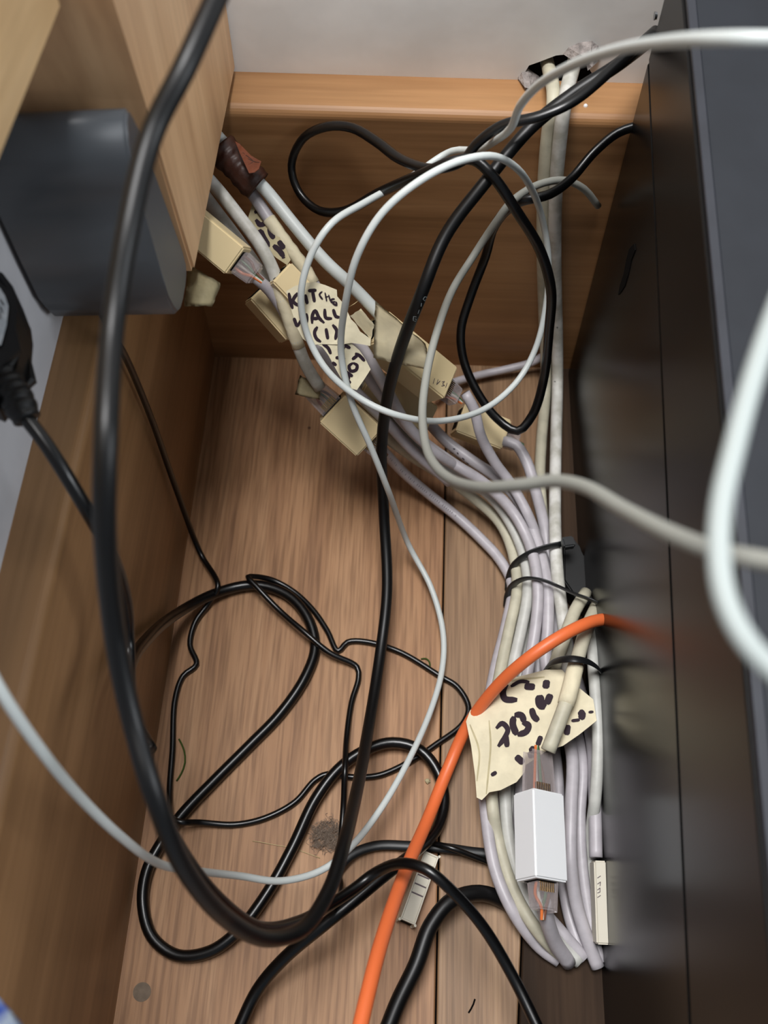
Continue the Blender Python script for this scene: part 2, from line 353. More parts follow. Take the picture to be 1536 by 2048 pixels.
# ================================================================ black cords
A, AP = cable('arching_cord', 'thickest arching black power cord, down the left side and back up the middle',
  [(475, -90, 372), (440, -20, 371), (372, 130, 366), (303, 270, 356), (258, 450, 347), (226, 650, 335), (212, 880, 330), (210, 1060, 312), (230, 1270, 280), (262, 1430, 262), (312, 1600, 250), (368, 1735, 222), (450, 1835, 185), (530, 1877, 155), (602, 1860, 135), (656, 1785, 118), (690, 1680, 100), (714, 1580, 68), (738, 1450, 34), (760, 1310, 22), (774, 1180, 30), (768, 1030, 48), (763, 900, 82), (774, 800, 112), (800, 700, 146), (842, 590, 178), (892, 470, 195), (970, 365, 210), (1062, 255, 222), (1150, 185, 232), (1235, 130, 238), (1312, 72, 226)],
  5.8, 'black_rubber', key='A')
B, BP = cable('plugged_cord', 'black cord with a ribbed moulded plug and white sticker at the left edge',
  [(46, 828, 258), (90, 885, 254), (135, 955, 246), (185, 1040, 230), (228, 1120, 205), (252, 1205, 180), (258, 1300, 160), (262, 1400, 170), (292, 1530, 180), (345, 1670, 170), (430, 1790, 140), (520, 1855, 105), (600, 1842, 80), (655, 1812, 68), (705, 1780, 62), (752, 1745, 60), (800, 1727, 76), (850, 1738, 84), (900, 1778, 80), (965, 1852, 70), (1025, 1952, 62), (1085, 2075, 60)],
  4.9, 'black_pvc', key='B')
cable('looped_cord', 'glossy black cord lying in two long loops on the oak floor',
  [(300, 1500, 130), ('x', 252, 1400, -112), ('x', 262, 1325, -117), ('x', 300, 1272, -119), ('x', 350, 1230, -119), (430, 1187, 7), (510, 1170, 5), (575, 1190, 5), (615, 1235, 5), (630, 1295, 4), (610, 1355, 4), (560, 1428, 3), (500, 1490, 3), (430, 1560, 4), (365, 1628, 6), (320, 1690, 7), (293, 1745, 6), (286, 1810, 4), (305, 1875, 4), (355, 1911, 4), (420, 1903, 6), (478, 1860, 8), (535, 1785, 8), (585, 1695, 8), (630, 1600, 8), (675, 1540, 9), (725, 1503, 9), (785, 1485, 8), (840, 1500, 8), (876, 1545, 7), (888, 1605, 6), (872, 1660, 10), (828, 1705, 26), (770, 1750, 34), (700, 1808, 36), (640, 1856, 34), (570, 1915, 26), (515, 1980, 18), (470, 2075, 14)],
  5.8, 'black_pvc', key='C', smooth=1)
cable('thin_lead', 'thinnest black lead, dropping from the grey power brick and zigzagging over the oak floor',
  [(188, 596, 192), ('x', 215, 650, -119), ('x', 250, 712, -120), ('x', 300, 830, -121), ('x', 350, 972, -121), (400, 1105, 8), (436, 1172, 11), (418, 1205, 5), (390, 1245, 3), (380, 1290, 2), (393, 1328, 2), (366, 1352, 2), (350, 1400, 2), (345, 1500, 2), (339, 1590, 4), (343, 1636, 9), (362, 1644, 11), (400, 1645, 5), (470, 1649, 2), (530, 1636, 2), (590, 1604, 2), (630, 1560, 2), (655, 1548, 2), (705, 1554, 2), (760, 1550, 2), (830, 1517, 2), (870, 1490, 2), (925, 1448, 2), (937, 1415, 2), (915, 1374, 2), (880, 1352, 2), (800, 1304, 2), (730, 1283, 2), (695, 1284, 2), (676, 1302, 2), (655, 1262, 2), (628, 1222, 2), (590, 1185, 2), (545, 1160, 4), (510, 1153, 9), (496, 1154, 12), (512, 1172, 12), (560, 1222, 9), (610, 1265, 10), (660, 1306, 7), (714, 1334, 3), (717, 1356, 2), (703, 1405, 2), (693, 1480, 6), (690, 1540, 14), (687, 1610, 6), (682, 1680, 4), (676, 1740, 6), (682, 1780, 14), (668, 1810, 40), (640, 1828, 62)],
  3.1, 'black_pvc', key='E', smooth=0, step=8, sides=10)
cable('appliance_cord', 'slim black cord making a teardrop loop in front of the back skirting board',
  [('y', 1312, 60, 416), (1255, 110, 240), (1150, 200, 240), (1080, 232, 236), (1002, 252, 230), (952, 289, 222), (925, 322, 214), (865, 338, 212), (800, 318, 200), (755, 285, 196), (705, 256, 192), (655, 253, 190), (608, 275, 182), (583, 330, 168), (600, 388, 158), (640, 422, 156), (690, 422, 164), (760, 385, 186), (840, 350, 208), (910, 322, 218), (948, 320, 218), (985, 352, 214), (1035, 425, 200), (1080, 500, 180), (1102, 580, 160), (1098, 660, 130), (1087, 760, 90), (1065, 830, 70), (1035, 862, 62), (995, 838, 64), (955, 785, 72), (927, 720, 82), (922, 660, 92), (942, 590, 105), (972, 510, 125), (990, 450, 150), (1030, 408, 176), (1100, 388, 180), ('y', 1140, 360, 382), ('y', 1190, 303, 394), ('y', 1235, 266, 402), ('y', 1280, 250, 404)],
  4.9, 'black_pvc', key='G', smooth=1, flat=.8)
cable('heavy_cord', 'heavy matt black cord curving from the white bundle to the bottom edge',
  [(1036, 1822, 4), (1010, 1803, 5), (960, 1786, 14), (905, 1800, 20), (862, 1850, 20), (832, 1930, 20), (796, 2005, 20), (765, 2085, 20)], 7.6, 'black_rubber', smooth=1)
cable('twisted_lead', 'flat black lead twisting sideways under the orange cable towards the white cable bundle',
  [(664, 1752, 6), (700, 1712, 5), (750, 1692, 4), (820, 1692, 4), (890, 1696, 6), (945, 1704, 4), (990, 1708, 4)], 5.0, 'black_satin', flat=.6, smooth=1)
cable('twisted_lead', 'short thin black lead crossing over the twisted flat one just left of the white bundle',
  [(850, 1683, 4), (900, 1695, 11), (945, 1712, 8), (1000, 1733, 4)], 2.8, 'black_pvc', smooth=0)

# ribbed plug at the left edge
root = B
def slab(name, outline, z0, z1, mat, root, bevel=.002, mid=None):
    bm = bmesh.new(); P = [atz(x, y, z1) for x, y in outline]; n = len(P)
    T = [bm.verts.new(p) for p in P]; Bt = [bm.verts.new(Vector((p.x, p.y, z0))) for p in P]
    f = [bm.faces.new(T), bm.faces.new(Bt[::-1])]
    for i in range(n): bm.faces.new((T[i], Bt[i], Bt[(i+1) % n], T[(i+1) % n]))
    if bevel: bmesh.ops.bevel(bm, geom=list({e for g in f for e in g.edges}), offset=bevel, segments=3, affect='EDGES')
    if root is None: return link(name, bm, mat)
    return sub(name, bm, mat, root, mid)
body = slab('plug_body', [(-90, 500), (-30, 518), (0, 534), (20, 560), (30, 588), (34, 620), (31, 655), (22, 700), (26, 730), (-20, 790), (-90, 760)], .250, .268, 'black_rubber', root, .003)
Q = [atz(-14, 733, .262), atz(10, 768, .261), atz(34, 800, .260), atz(54, 838, .258)]
bm = bmesh.new(); Qs = []
for k in range(49):
    t = k/48*3; i = min(int(t), 2); Qs.append(Q[i].lerp(Q[i+1], t-i))
tube(bm, Qs, .0062, 20, rfun=lambda t: (1.0-.25*t)*(1+(.06 if int(t*14) % 2 else 0)) if t < .9 else .72)
sub('strain_relief', bm, 'black_rubber', root, None, True)
bm = bmesh.new(); sheet(bm, [(-60, 560), (0, 576), (10, 592), (17, 612), (13, 650), (2, 690), (-60, 700)], lambda x, y: 268.6); st = sub('sticker', bm, 'label_white', root, label='white sticker')
strokes('sticker_print', [[(0, 598), (8, 612)], [(0, 612), (6, 628)], [(-4, 622), (4, 640)], [(0, 650), (8, 652)]], .5, lambda x, y: 268.7, 'print_ink', root, st, lift=.0001)

# ================================================================ light cables
cable('white_loop_cable', 'thin white cable making a double hoop over the cream couplers',
  [(-60, 1260, 300), (-5, 1370, 285), (60, 1470, 262), (145, 1578, 225), (240, 1672, 180), (320, 1728, 130), (395, 1742, 96), (480, 1752, 66), (560, 1762, 52), (640, 1742, 42), (698, 1698, 40), (760, 1620, 32), (815, 1525, 24), (860, 1425, 14), (884, 1340, 8), (886, 1265, 8), (862, 1175, 10), (815, 1085, 20), (776, 980, 78), (742, 895, 104), (702, 800, 128), (682, 700, 150), (692, 600, 182), (715, 510, 205), (765, 425, 220), (845, 358, 230), (925, 320, 232), (990, 313, 228), (1035, 338, 214), (1065, 382, 190), (1085, 440, 165), (1097, 520, 142), (1092, 610, 118), (1070, 700, 100), (1030, 768, 90), (965, 820, 92), (880, 842, 112), (800, 832, 128), (725, 800, 132), (655, 742, 142), (615, 670, 152), (602, 590, 172), (622, 510, 186), (665, 445, 196), (730, 405, 190), (820, 355, 186), (905, 302, 190), (955, 300, 204), (990, 282, 222), (1022, 256, 244), (1040, 212, 266), (1080, 168, 290), (1150, 128, 322), (1240, 98, 352), (1350, 82, 380), (1450, 77, 392), (1600, 78, 395)],
  3.2, 'white_cable', key='H')
cable('grey_flat_cable', 'grey flat cable sweeping from behind the black case down and across to the right edge',
  [('y', 1196, 412, 404), ('y', 1168, 378, 398), ('y', 1130, 361, 394), (1078, 369, 176), (1025, 402, 182), (990, 447, 168), (945, 515, 150), (905, 580, 150), (875, 660, 150), (853, 750, 150), (845, 840, 156), (860, 915, 184), (900, 958, 220), (960, 975, 258), (1040, 970, 280), (1110, 962, 292), (1170, 974, 306), (1250, 1020, 328), (1340, 1066, 348), (1440, 1103, 360), (1600, 1135, 372)],
  3.7, 'beige_grey_cable', key='I')
cable('white_hanging_cable', 'thick white cable hanging in a bend at the right edge before the black case',
  [(1600, 500, 395), (1545, 640, 395), (1505, 760, 395), (1470, 890, 394), (1443, 1010, 393), (1438, 1110, 392), (1452, 1200, 391), (1495, 1285, 390), (1600, 1390, 388)], 3.5, 'soft_white_cable')
O, OP = cable('orange_cable', 'bright orange cable running from the black case across the bundle to the bottom edge',
  [(1215, 1238, 52), (1185, 1243, 60), (1130, 1268, 66), (1060, 1314, 62), (995, 1372, 44), (935, 1452, 20), (895, 1540, 10), (855, 1640, 18), (818, 1725, 44), (790, 1800, 66), (758, 1900, 88), (735, 1990, 100), (712, 2090, 108)], 6.2, 'orange_pvc', key='O', smooth=1)

# white pair coming out of the wall
cable('network_cable', 'cream cable rising up the back skirting board into the broken wall hole',
  [('y', 1092, 116, 452), ('y', 1100, 148, 428), ('y', 1106, 176, 414), ('y', 1106, 215, 403), ('y', 1097, 260, 402), ('y', 1088, 360, 402), ('y', 1085, 500, 402), ('y', 1088, 640, 403), (1092, 770, 8), (1083, 880, 6), (1080, 960, 6), (1088, 1050, 8), (1102, 1130, 10), (1108, 1200, 10), (1104, 1300, 8), (1092, 1420, 8)],
  6.6, 'cream_cable', group=None, smooth=0, key='V1')
cable('network_cable', 'paint-spotted white cable rising up the back skirting board into the broken wall hole',
  [('y', 1152, 104, 452), ('y', 1146, 135, 428), ('y', 1136, 172, 413), ('y', 1128, 215, 402), ('y', 1122, 260, 400), ('y', 1113, 360, 400), ('y', 1110, 440, 400), ('y', 1111, 560, 400), ('y', 1114, 660, 400), (1115, 760, 14), (1112, 880, 14), (1110, 1000, 20), (1111, 1080, 26), (1116, 1160, 26), (1126, 1240, 22), (1136, 1330, 18), (1130, 1440, 14)],
  6.9, 'stained_cable', smooth=0, key='V2')
cable('network_cable', 'pale grey cable crossing the floor along the foot of the back skirting board',
  [(870, 786, 16), (905, 766, 10), (960, 750, 6), (1015, 738, 8), (1065, 724, 12), (1100, 700, 20), (1118, 660, 26)], 5.0, 'lavender_cable', smooth=1)

# bundle through the ties
def net(label, pts, d, mat, key, **k): return cable('network_cable', label, pts, d*1.1, mat, smooth=1, key=key, **k)
net('lavender cable with small print that swings out left of the bundle above its ties', [(738, 872, 70), (772, 908, 44), (808, 946, 24), (860, 990, 12), (915, 1034, 7), (960, 1076, 6), (1000, 1120, 6), (1024, 1170, 6), (1012, 1250, 8), (992, 1330, 10), (975, 1420, 10), (966, 1520, 10), (973, 1640, 14), (992, 1745, 15), (1030, 1830, 14), (1080, 1895, 5), (1118, 1922, 4)], 5.4, 'lavender_cable', 'e1')
net('cream cable along the left edge of the tied bundle', [(690, 800, 70), (750, 856, 60), (820, 910, 36), (880, 948, 24), (945, 994, 16), (1000, 1046, 13), (1027, 1110, 14), (1034, 1180, 16), (1018, 1260, 16), (1001, 1340, 16), (985, 1440, 15), (984, 1600, 15), (1000, 1700, 14), (1036, 1800, 12), (1090, 1880, 8), (1140, 1925, 5)], 5.6, 'cream_cable', 'e2')
net('pale cable second from the left in the tied bundle', [(700, 745, 96), (745, 800, 80), (795, 862, 62), (860, 912, 46), (930, 952, 36), (990, 1002, 26), (1030, 1064, 20), (1052, 1130, 20), (1055, 1190, 20), (1042, 1262, 18), (1025, 1340, 16), (1012, 1440, 15), (1010, 1590, 15), (1020, 1690, 12), (1048, 1790, 9), (1102, 1870, 7), (1160, 1925, 5)], 5.6, 'pale_cable', 'e3')
net('pale lavender cable in the middle of the tied bundle', [(690, 672, 128), (735, 750, 106), (780, 812, 84), (838, 876, 66), (905, 926, 50), (970, 968, 38), (1028, 1028, 28), (1063, 1100, 24), (1076, 1180, 24), (1070, 1262, 20), (1056, 1340, 18), (1046, 1440, 14), (1042, 1560, 10), (1040, 1690, 4), (1072, 1800, 6), (1120, 1862, 6), (1170, 1918, 5)], 5.6, 'lavender_cable', 'e4')
net('lavender cable handwritten in black above the ties, passing right of the white coupler', [(812, 775, 50), (845, 828, 44), (890, 880, 38), (945, 922, 34), (1000, 960, 30), (1045, 1015, 26), (1074, 1085, 24), (1094, 1170, 25), (1096, 1250, 22), (1092, 1330, 18), (1120, 1420, 18), (1144, 1510, 22), (1142, 1617, 24), (1141, 1718, 22), (1152, 1805, 14), (1178, 1888, 8), (1196, 1935, 5)], 5.8, 'lavender_cable', 'e5')
net('lavender cable leaving the clear plug of the coupler marked 1731', [(930, 786, 82), (948, 818, 76), (962, 872, 62), (990, 925, 48), (1022, 968, 36), (1056, 1030, 30), (1082, 1100, 18), (1104, 1180, 14), (1115, 1260, 12), (1118, 1340, 10), (1148, 1440, 12), (1165, 1530, 16), (1160, 1640, 14), (1166, 1750, 10), (1186, 1870, 6), (1200, 1925, 4)], 5.2, 'lavender_cable', 'e6')
net('lavender cable arching out of the floor-level coupler next to the white wall pair', [(1005, 882, 36), (1032, 890, 36), (1054, 925, 32), (1072, 985, 26), (1088, 1050, 16), (1100, 1130, 10), (1122, 1220, 8), (1140, 1310, 8), (1168, 1410, 12), (1186, 1500, 18), (1190, 1600, 20), (1192, 1715, 20)], 5.8, 'lavender_cable', 'e7')
net('cream cable that enters the bundle from the case beside the orange one', [(1172, 1185, 30), (1150, 1222, 36), (1126, 1285, 38), (1104, 1345, 36), (1075, 1420, 24), (1060, 1500, 16)], 6.0, 'cream_cable', 'g1')
net('grey cable pressed against the glossy case near the lowest tie', [(1196, 1232, 26), (1186, 1300, 34), (1190, 1380, 36), (1196, 1470, 34), (1192, 1580, 26), (1180, 1700, 12), (1188, 1810, 8)], 5.4, 'pale_cable', 'g3')
G2, G2P = net('stripped cream cable feeding the white coupler, taped near the lowest tie', [(1194, 1212, 34), (1172, 1262, 46), (1152, 1330, 52), (1136, 1395, 54), (1116, 1450, 53), (1096, 1502, 50)], 6.4, 'cream_cable', 'g2')
sleeve(G2, G2P, .40, .70, .0040, 'tape', label='wrap of masking tape')

net('cable deep in the tied bundle between the cream edge cable and the pale one', [(1026, 1112, 7), (1034, 1140, 8), (1044, 1180, 8), (1028, 1262, 7), (1010, 1340, 7), (996, 1440, 6), (995, 1600, 6), (1024, 1730, 6), (1065, 1820, 5), (1120, 1895, 4)], 5.4, 'lavender_cable', 'f1')
net('cable deep in the tied bundle under the two middle lavender ones', [(1034, 1066, 10), (1056, 1110, 10), (1074, 1180, 10), (1062, 1262, 8), (1044, 1340, 7), (1030, 1440, 5), (1026, 1600, 5), (1050, 1740, 4), (1088, 1840, 4), (1138, 1908, 4)], 5.4, 'pale_cable', 'f2')
net('cable deep in the tied bundle just left of the white wall pair', [(1056, 1062, 13), (1072, 1100, 12), (1090, 1180, 12), (1086, 1262, 10), (1076, 1340, 8), (1100, 1440, 6), (1116, 1560, 6), (1120, 1700, 5), (1136, 1820, 4), (1162, 1905, 4)], 5.4, 'lavender_cable', 'f3')

# upper cluster below the desk leg
net('clean white cable, right-hand one of the two leaving the brown tape', [(425, 262, 186), (452, 292, 182), (490, 338, 176), (530, 378, 168), (590, 452, 158), (650, 522, 148), (710, 578, 138), (768, 640, 124), (800, 680, 116)], 5.6, 'white_cable', 'u1')
U2, U2P = net('cable in a cream tape sleeve, left-hand one of the two leaving the brown tape', [(420, 280, 178), (446, 306, 174), (480, 350, 168), (510, 395, 162), (560, 470, 152), (605, 532, 142), (640, 590, 132), (668, 640, 124), (690, 680, 118)], 5.6, 'lavender_cable', 'u2')
sleeve(U2, U2P, .42, .78, .0034, 'tape', label='cream tape sleeve')
U3, U3P = net('stained white cable passing left of the written labels to the lower left coupler', [(405, 345, 176), (440, 385, 172), (480, 436, 166), (520, 490, 160), (548, 545, 152), (565, 600, 142), (588, 668, 128), (612, 730, 112), (640, 776, 100)], 5.8, 'stained_cable', 'u3')
sleeve(U3, U3P, .52, .84, .0034, 'tape', label='wrap of masking tape')
net('grubby grey cable behind the cream coupler at the wooden upright', [(395, 372, 160), (430, 420, 156), (475, 480, 148), (520, 545, 140), (555, 610, 128), (590, 670, 116)], 6.0, 'stained_cable', 'u4')
net('short lavender cable leaving the clear plug at the wooden upright coupler', [(512, 556, 152), (540, 582, 146), (566, 620, 136), (585, 660, 126)], 5.2, 'lavender_cable', 'u5')
net('lavender cable running under the lower written label', [(632, 690, 118), (662, 728, 108), (700, 770, 96), (740, 812, 84), (778, 850, 70), (830, 905, 52), (900, 965, 34)], 5.4, 'lavender_cable', 'u6')
net('lavender cable passing between the folded tape and the lower written label', [(690, 668, 132), (720, 690, 128), (748, 735, 118), (780, 790, 100), (815, 850, 78), (870, 905, 58), (940, 948, 42)], 5.2, 'lavender_cable', 'u7')

# ================================================================ couplers and plugs
def frame(p0, p1, roll):
    ax = (p1-p0).normalized(); up = Vector((0, 0, 1)); up = (up-ax*up.dot(ax)).normalized()
    up = Matrix.Rotation(math.radians(roll), 3, ax) @ up; sd = up.cross(ax)
    return ax, sd, up
def obox(bm, c, ax, sd, up, l, w_, h, bevel=.0006, taper=1.0, seg=2):
    r = bmesh.ops.create_cube(bm, size=1)['verts']
    for v in r:
        k = taper if v.co.x > 0 else 1
        v.co = c + ax*(v.co.x*l) + sd*(v.co.y*w_*k) + up*(v.co.z*h*k)
    if bevel: bmesh.ops.bevel(bm, geom=list({e for v in r for e in v.link_edges}), offset=bevel, segments=seg, affect='EDGES')
def coupler(label, a, b, w_, h, roll, mat='cream_plastic', name='network_coupler'):
    p0, p1 = atz(a[0], a[1], a[2]/1000), atz(b[0], b[1], b[2]/1000); ax, sd, up = frame(p0, p1, roll)
    root = bpy.data.objects.new(name, None); COL.objects.link(root); root.location = (p0+p1)/2; tag(root, label, 'coupler')
    bm = bmesh.new(); obox(bm, (p0+p1)/2, ax, sd, up, (p1-p0).length, w_/1000, h/1000, .0008, seg=3); body = sub('housing', bm, mat, root)
    for p, s in ((p0, -1), (p1, 1)):
        bm = bmesh.new(); obox(bm, p, ax, sd, up, .0006, w_*.68/1000, h*.6/1000, 0); sub('port', bm, 'gap', root, body)
    return root, p0, p1, ax, sd, up, body
def plug(cab, p, ax, sd, up, colors=('wire_orange', 'wire_white', 'wire_green', 'wire_brown'), L=.012, contacts=True):
    """clear modular plug on the end of a cable, its front at p, its body reaching along ax"""
    bm = bmesh.new(); obox(bm, p+ax*L/2, ax, sd, up, L, .0116, .0078, .0008, .86)
    body = sub('plug', bm, 'clear_plastic', cab, label='clear plastic plug')
    for i, c in enumerate(colors):
        o = (i-(len(colors)-1)/2)*.0022; bm = bmesh.new()
        P = [p+sd*o+up*.0008-ax*.001, p+ax*L*.45+sd*o*.95+up*random.uniform(-.001, .0016), p+ax*L*.9+sd*o*.4+up*random.uniform(-.0008, .001), p+ax*(L+.004)+sd*o*.2]
        P = catmull(P, .0012); tube(bm, P, .0007, 8); sub('wire', bm, c, cab, body)
    if contacts:
        bm = bmesh.new()
        for i in range(8): obox(bm, p+ax*.0025+sd*((i-3.5)*.00105)+up*.0032, ax, sd, up, .004, .0004, .0016, 0)
        sub('contacts', bm, 'gold', cab, body)
    return body
K = {}
K['desk'] = coupler('cream coupler jutting out from under the corner of the wooden upright', (372, 435, 186), (478, 523, 176), 15, 14, 38)
K['low'] = coupler('cream coupler resting lowest left, just left of the thick black cord', (664, 812, 84), (738, 880, 70), 20, 17, 34)
K['mid'] = coupler('cream coupler marked 1731, half covered by folded masking tape', (745, 660, 124), (884, 772, 92), 20, 16, 8)
K['floor'] = coupler('cream coupler lying deepest right, beneath the black loop near the white wall pair', (915, 838, 40), (1006, 874, 32), 18, 16, 20)
K['under'] = coupler('cream coupler hidden behind the thick black cord under the lower written label', (722, 760, 88), (850, 838, 58), 17, 15, 30)
K['left'] = coupler('long cream coupler under the stained white cable, left of the written labels', (512, 585, 132), (585, 668, 116), 13, 14, 10)
K['top'] = coupler('small cream coupler showing just above the upper written label', (556, 548, 150), (622, 618, 136), 14, 12, 10)
K['white'] = coupler('white coupler standing out at the lower right below the stripped wires', (1077, 1588, 44), (1083, 1764, 44), 18.5, 15, -32, 'white_plastic')
K['panel'] = coupler('narrow off-white coupler touching the glossy case at the lower right', (1196, 1722, 20), (1202, 1888, 14), 6.0, 12, 0, 'ivory_plastic')
def end(k, which):
    r, p0, p1, ax, sd, up, b = K[k]; return (p0, -ax, sd, up) if which == 0 else (p1, ax, sd, up)
plug(NAMED['u3'][0], *end('low', 0), L=.013); plug(NAMED['e1'][0], *end('low', 1), L=.009)
plug(NAMED['u5'][0], *end('desk', 1), L=.010, contacts=False); plug(NAMED['e6'][0], *end('mid', 1), L=.011)
plug(NAMED['e7'][0], *end('floor', 1), L=.009, contacts=False)
plug(G2, *end('white', 0), L=.019)
WT, WTP = net('short grey cable leaving the lower end of the white coupler', [(1086, 1800, 40), (1094, 1840, 32), (1110, 1885, 18), (1138, 1926, 6)], 6.4, 'lavender_cable', 'wt')
plug(WT, *end('white', 1), L=.012)
# digits on the couplers
def digits(root, body, lines, n, z, w_=.35): strokes('marking', lines, w_, lambda x, y: z, 'print_ink', root, body, lift=.0003, nrm=n)
def onface(key, lines, w_=.35):
    r, p0, p1, ax, sd, up, b = K[key]; c = (p0+p1)/2+up*(.0081 if key == 'mid' else .0061); bm = bmesh.new()
    for l in lines:
        P = []
        for x, y in l:
            d = ray(x, y); t = (c-CAM).dot(up)/d.dot(up); P.append(CAM+d*t)
        for i in range(len(P)-1):
            t = (P[i+1]-P[i]).normalized(); s = t.cross(up)*(w_/2000); q = up*.0001; e = t*.0001
            vs = [bm.verts.new(v) for v in (P[i]-s-e+q, P[i]+s-e+q, P[i+1]+s+e+q, P[i+1]-s+e+q)]; bm.faces.new(vs)
    sub('marking', bm, 'print_ink', r, b)
onface('mid', [[(869, 757), (866, 767)], [(876, 759), (873, 769), (880, 762)], [(884, 764), (889, 763), (885, 768), (889, 771), (883, 772)], [(894, 766), (891, 775)]])
onface('panel', [[(1195, 1756), (1201, 1752)], [(1195, 1768), (1201, 1764), (1200, 1772)], [(1195, 1780), (1200, 1776), (1200, 1784), (1195, 1786)], [(1195, 1795), (1201, 1791)]])

# slotted block on the floor
ra, rb = (860, 1710, 7), (812, 1845, 7)
root, p0, p1, ax, sd, up, body = coupler('small ivory slotted block lying on the floor partly under the orange cable', ra, rb, 7.5, 7, -10, 'ivory_plastic', 'terminal_block')
for k in (.34, .47, .6):
    bm = bmesh.new(); obox(bm, p0.lerp(p1, k)+up*.0033, ax, sd, up, .0007, .0060, .0006, 0); sub('slot', bm, 'print_ink', root, body)

# ================================================================ ties and clip
def tie(label, pts, head, hv, d=4.4):
    P = path(pts, 0, 6); bm = bmesh.new(); tube(bm, P, d/2000, 12, .34, up=Vector((0, 0, 1)))
    root = link('cable_tie', bm, 'black_satin', None, True, origin=P[0].copy()); tag(root, label, 'cable tie')
    if head:
        c = atz(*head[:2], head[2]/1000); ax, sd, up = frame(c, atz(hv[0], hv[1], head[2]/1000), 0)
        bm = bmesh.new(); obox(bm, c, ax, sd, up, .0065, .0062, .0048, .0008); sub('tie_head', bm, 'black_satin', root)
    return root
tie('black cable tie, uppermost on the white bundle, with its square head on the right', [(1017, 1180, 2), (1019, 1155, 8), (1030, 1128, 20), (1056, 1108, 29), (1090, 1095, 32), (1122, 1088, 33)], (1136, 1086, 32), (1150, 1084))
tie('second cable tie down the white bundle, running on towards the black case', [(1014, 1212, 2), (1017, 1188, 10), (1028, 1168, 22), (1052, 1157, 30), (1084, 1160, 34), (1115, 1172, 34), (1150, 1188, 41), (1185, 1201, 44), (1207, 1213, 42)], None, None)
tie('lowest black cable tie, wrapped over the taped cream cable above the written tape', [(1090, 1340, 34), (1100, 1328, 44), (1120, 1320, 54), (1148, 1318, 60), (1175, 1323, 56), (1196, 1336, 46), (1205, 1352, 34)], None, None)
o = slab('cable_clip', [(1128, 1080), (1146, 1074), (1160, 1092), (1172, 1128), (1204, 1088), (1207, 1234), (1180, 1216), (1150, 1192), (1128, 1160)], .002, .016, 'black_rubber', None, .0008)
tag(o, 'angular black plastic clip between the tied bundle and the case', 'clip')

# ================================================================ tapes with handwriting
def lab(name, label, outline, zf, mat='tape', cat='label', crop=None, ink=None, w_=2.0):
    cv = (lambda p: (p[0]/crop[2]+crop[0], p[1]/crop[2]+crop[1])) if crop else (lambda p: p)
    bm = bmesh.new(); sheet(bm, [cv(p) for p in outline], zf); o = tag(link(name, bm, mat), label, cat)
    if ink:
        bm = bmesh.new()
        for l in ink:
            ww = w_
            if isinstance(l[0], (int, float)): ww, l = l[0], l[1]
            stroke(bm, [cv(p) for p in l], ww, zf, .0004)
        sub('handwriting', bm, 'ink', o)
    return o
c1 = (560, 560, 7.68)
lab('tape_label', 'masking tape label handwritten KITCHEN WALL (1), between the two white hoops',
  [(95, 170), (230, 90), (420, 40), (540, 30), (700, 80), (872, 150), (878, 250), (960, 345), (1030, 470), (1090, 600), (1170, 680), (1230, 790), (1330, 860), (1395, 910), (1385, 1012), (1240, 985), (1090, 965), (960, 990), (640, 985), (470, 1000), (350, 900), (270, 750), (170, 450)],
  lambda x, y: 168-.16*(y-560)-.02*(x-640), crop=c1, w_=1.6,
  ink=[[(135, 195), (160, 330), (195, 440)], [(270, 195), (200, 320), (290, 400)], [(385, 220), (420, 370)], [(430, 165), (560, 155)], [(500, 170), (530, 340)], (.9, [(650, 175), (605, 220), (655, 300)]), (.7, [(690, 190), (718, 330)]), (.7, [(690, 265), (745, 250)]), (.7, [(745, 225), (775, 330)]), (1.0, [(840, 290), (790, 300), (790, 340), (850, 330)]), (1.0, [(800, 350), (865, 395)]), (1.0, [(860, 330), (872, 400)]),
       [(212, 580), (262, 720)], (1.2, [(262, 720), (330, 600)]), [(330, 600), (395, 680)], [(400, 510), (412, 600), (392, 680)], [(492, 670), (500, 530), (540, 470), (600, 580), (680, 660)], [(500, 590), (590, 590)], [(685, 440), (705, 580), (800, 590)], [(815, 445), (860, 560), (920, 572)],
       [(575, 715), (530, 800), (560, 900), (630, 950)], [(705, 740), (735, 910)], [(805, 685), (868, 770), (848, 915)]])
lab('tape_label', 'masking tape label with sideways handwriting HOT below the KITCHEN WALL one',
  [(560, 985), (800, 940), (1100, 975), (1220, 1080), (1320, 1230), (1392, 1370), (1290, 1530), (1180, 1690), (1040, 1650), (930, 1500), (820, 1300), (740, 1150), (650, 1030)],
  lambda x, y: 147-.17*(y-690)-.03*(x-640), crop=c1, w_=1.6,
  ink=[[(650, 975), (735, 1040), (780, 1135)], [(975, 1060), (985, 1005), (1080, 1045)], [(850, 1190), (920, 1195), (1000, 1215)], [(800, 1260), (865, 1310)], [(1150, 1125), (1220, 1160), (1300, 1245)], [(1195, 1150), (1105, 1220)], [(1120, 1270), (1060, 1320), (1085, 1395), (1165, 1380), (1182, 1310), (1120, 1270)], [(1000, 1400), (1115, 1480)], [(1010, 1525), (1085, 1580)], [(1062, 1440), (1040, 1555)]])
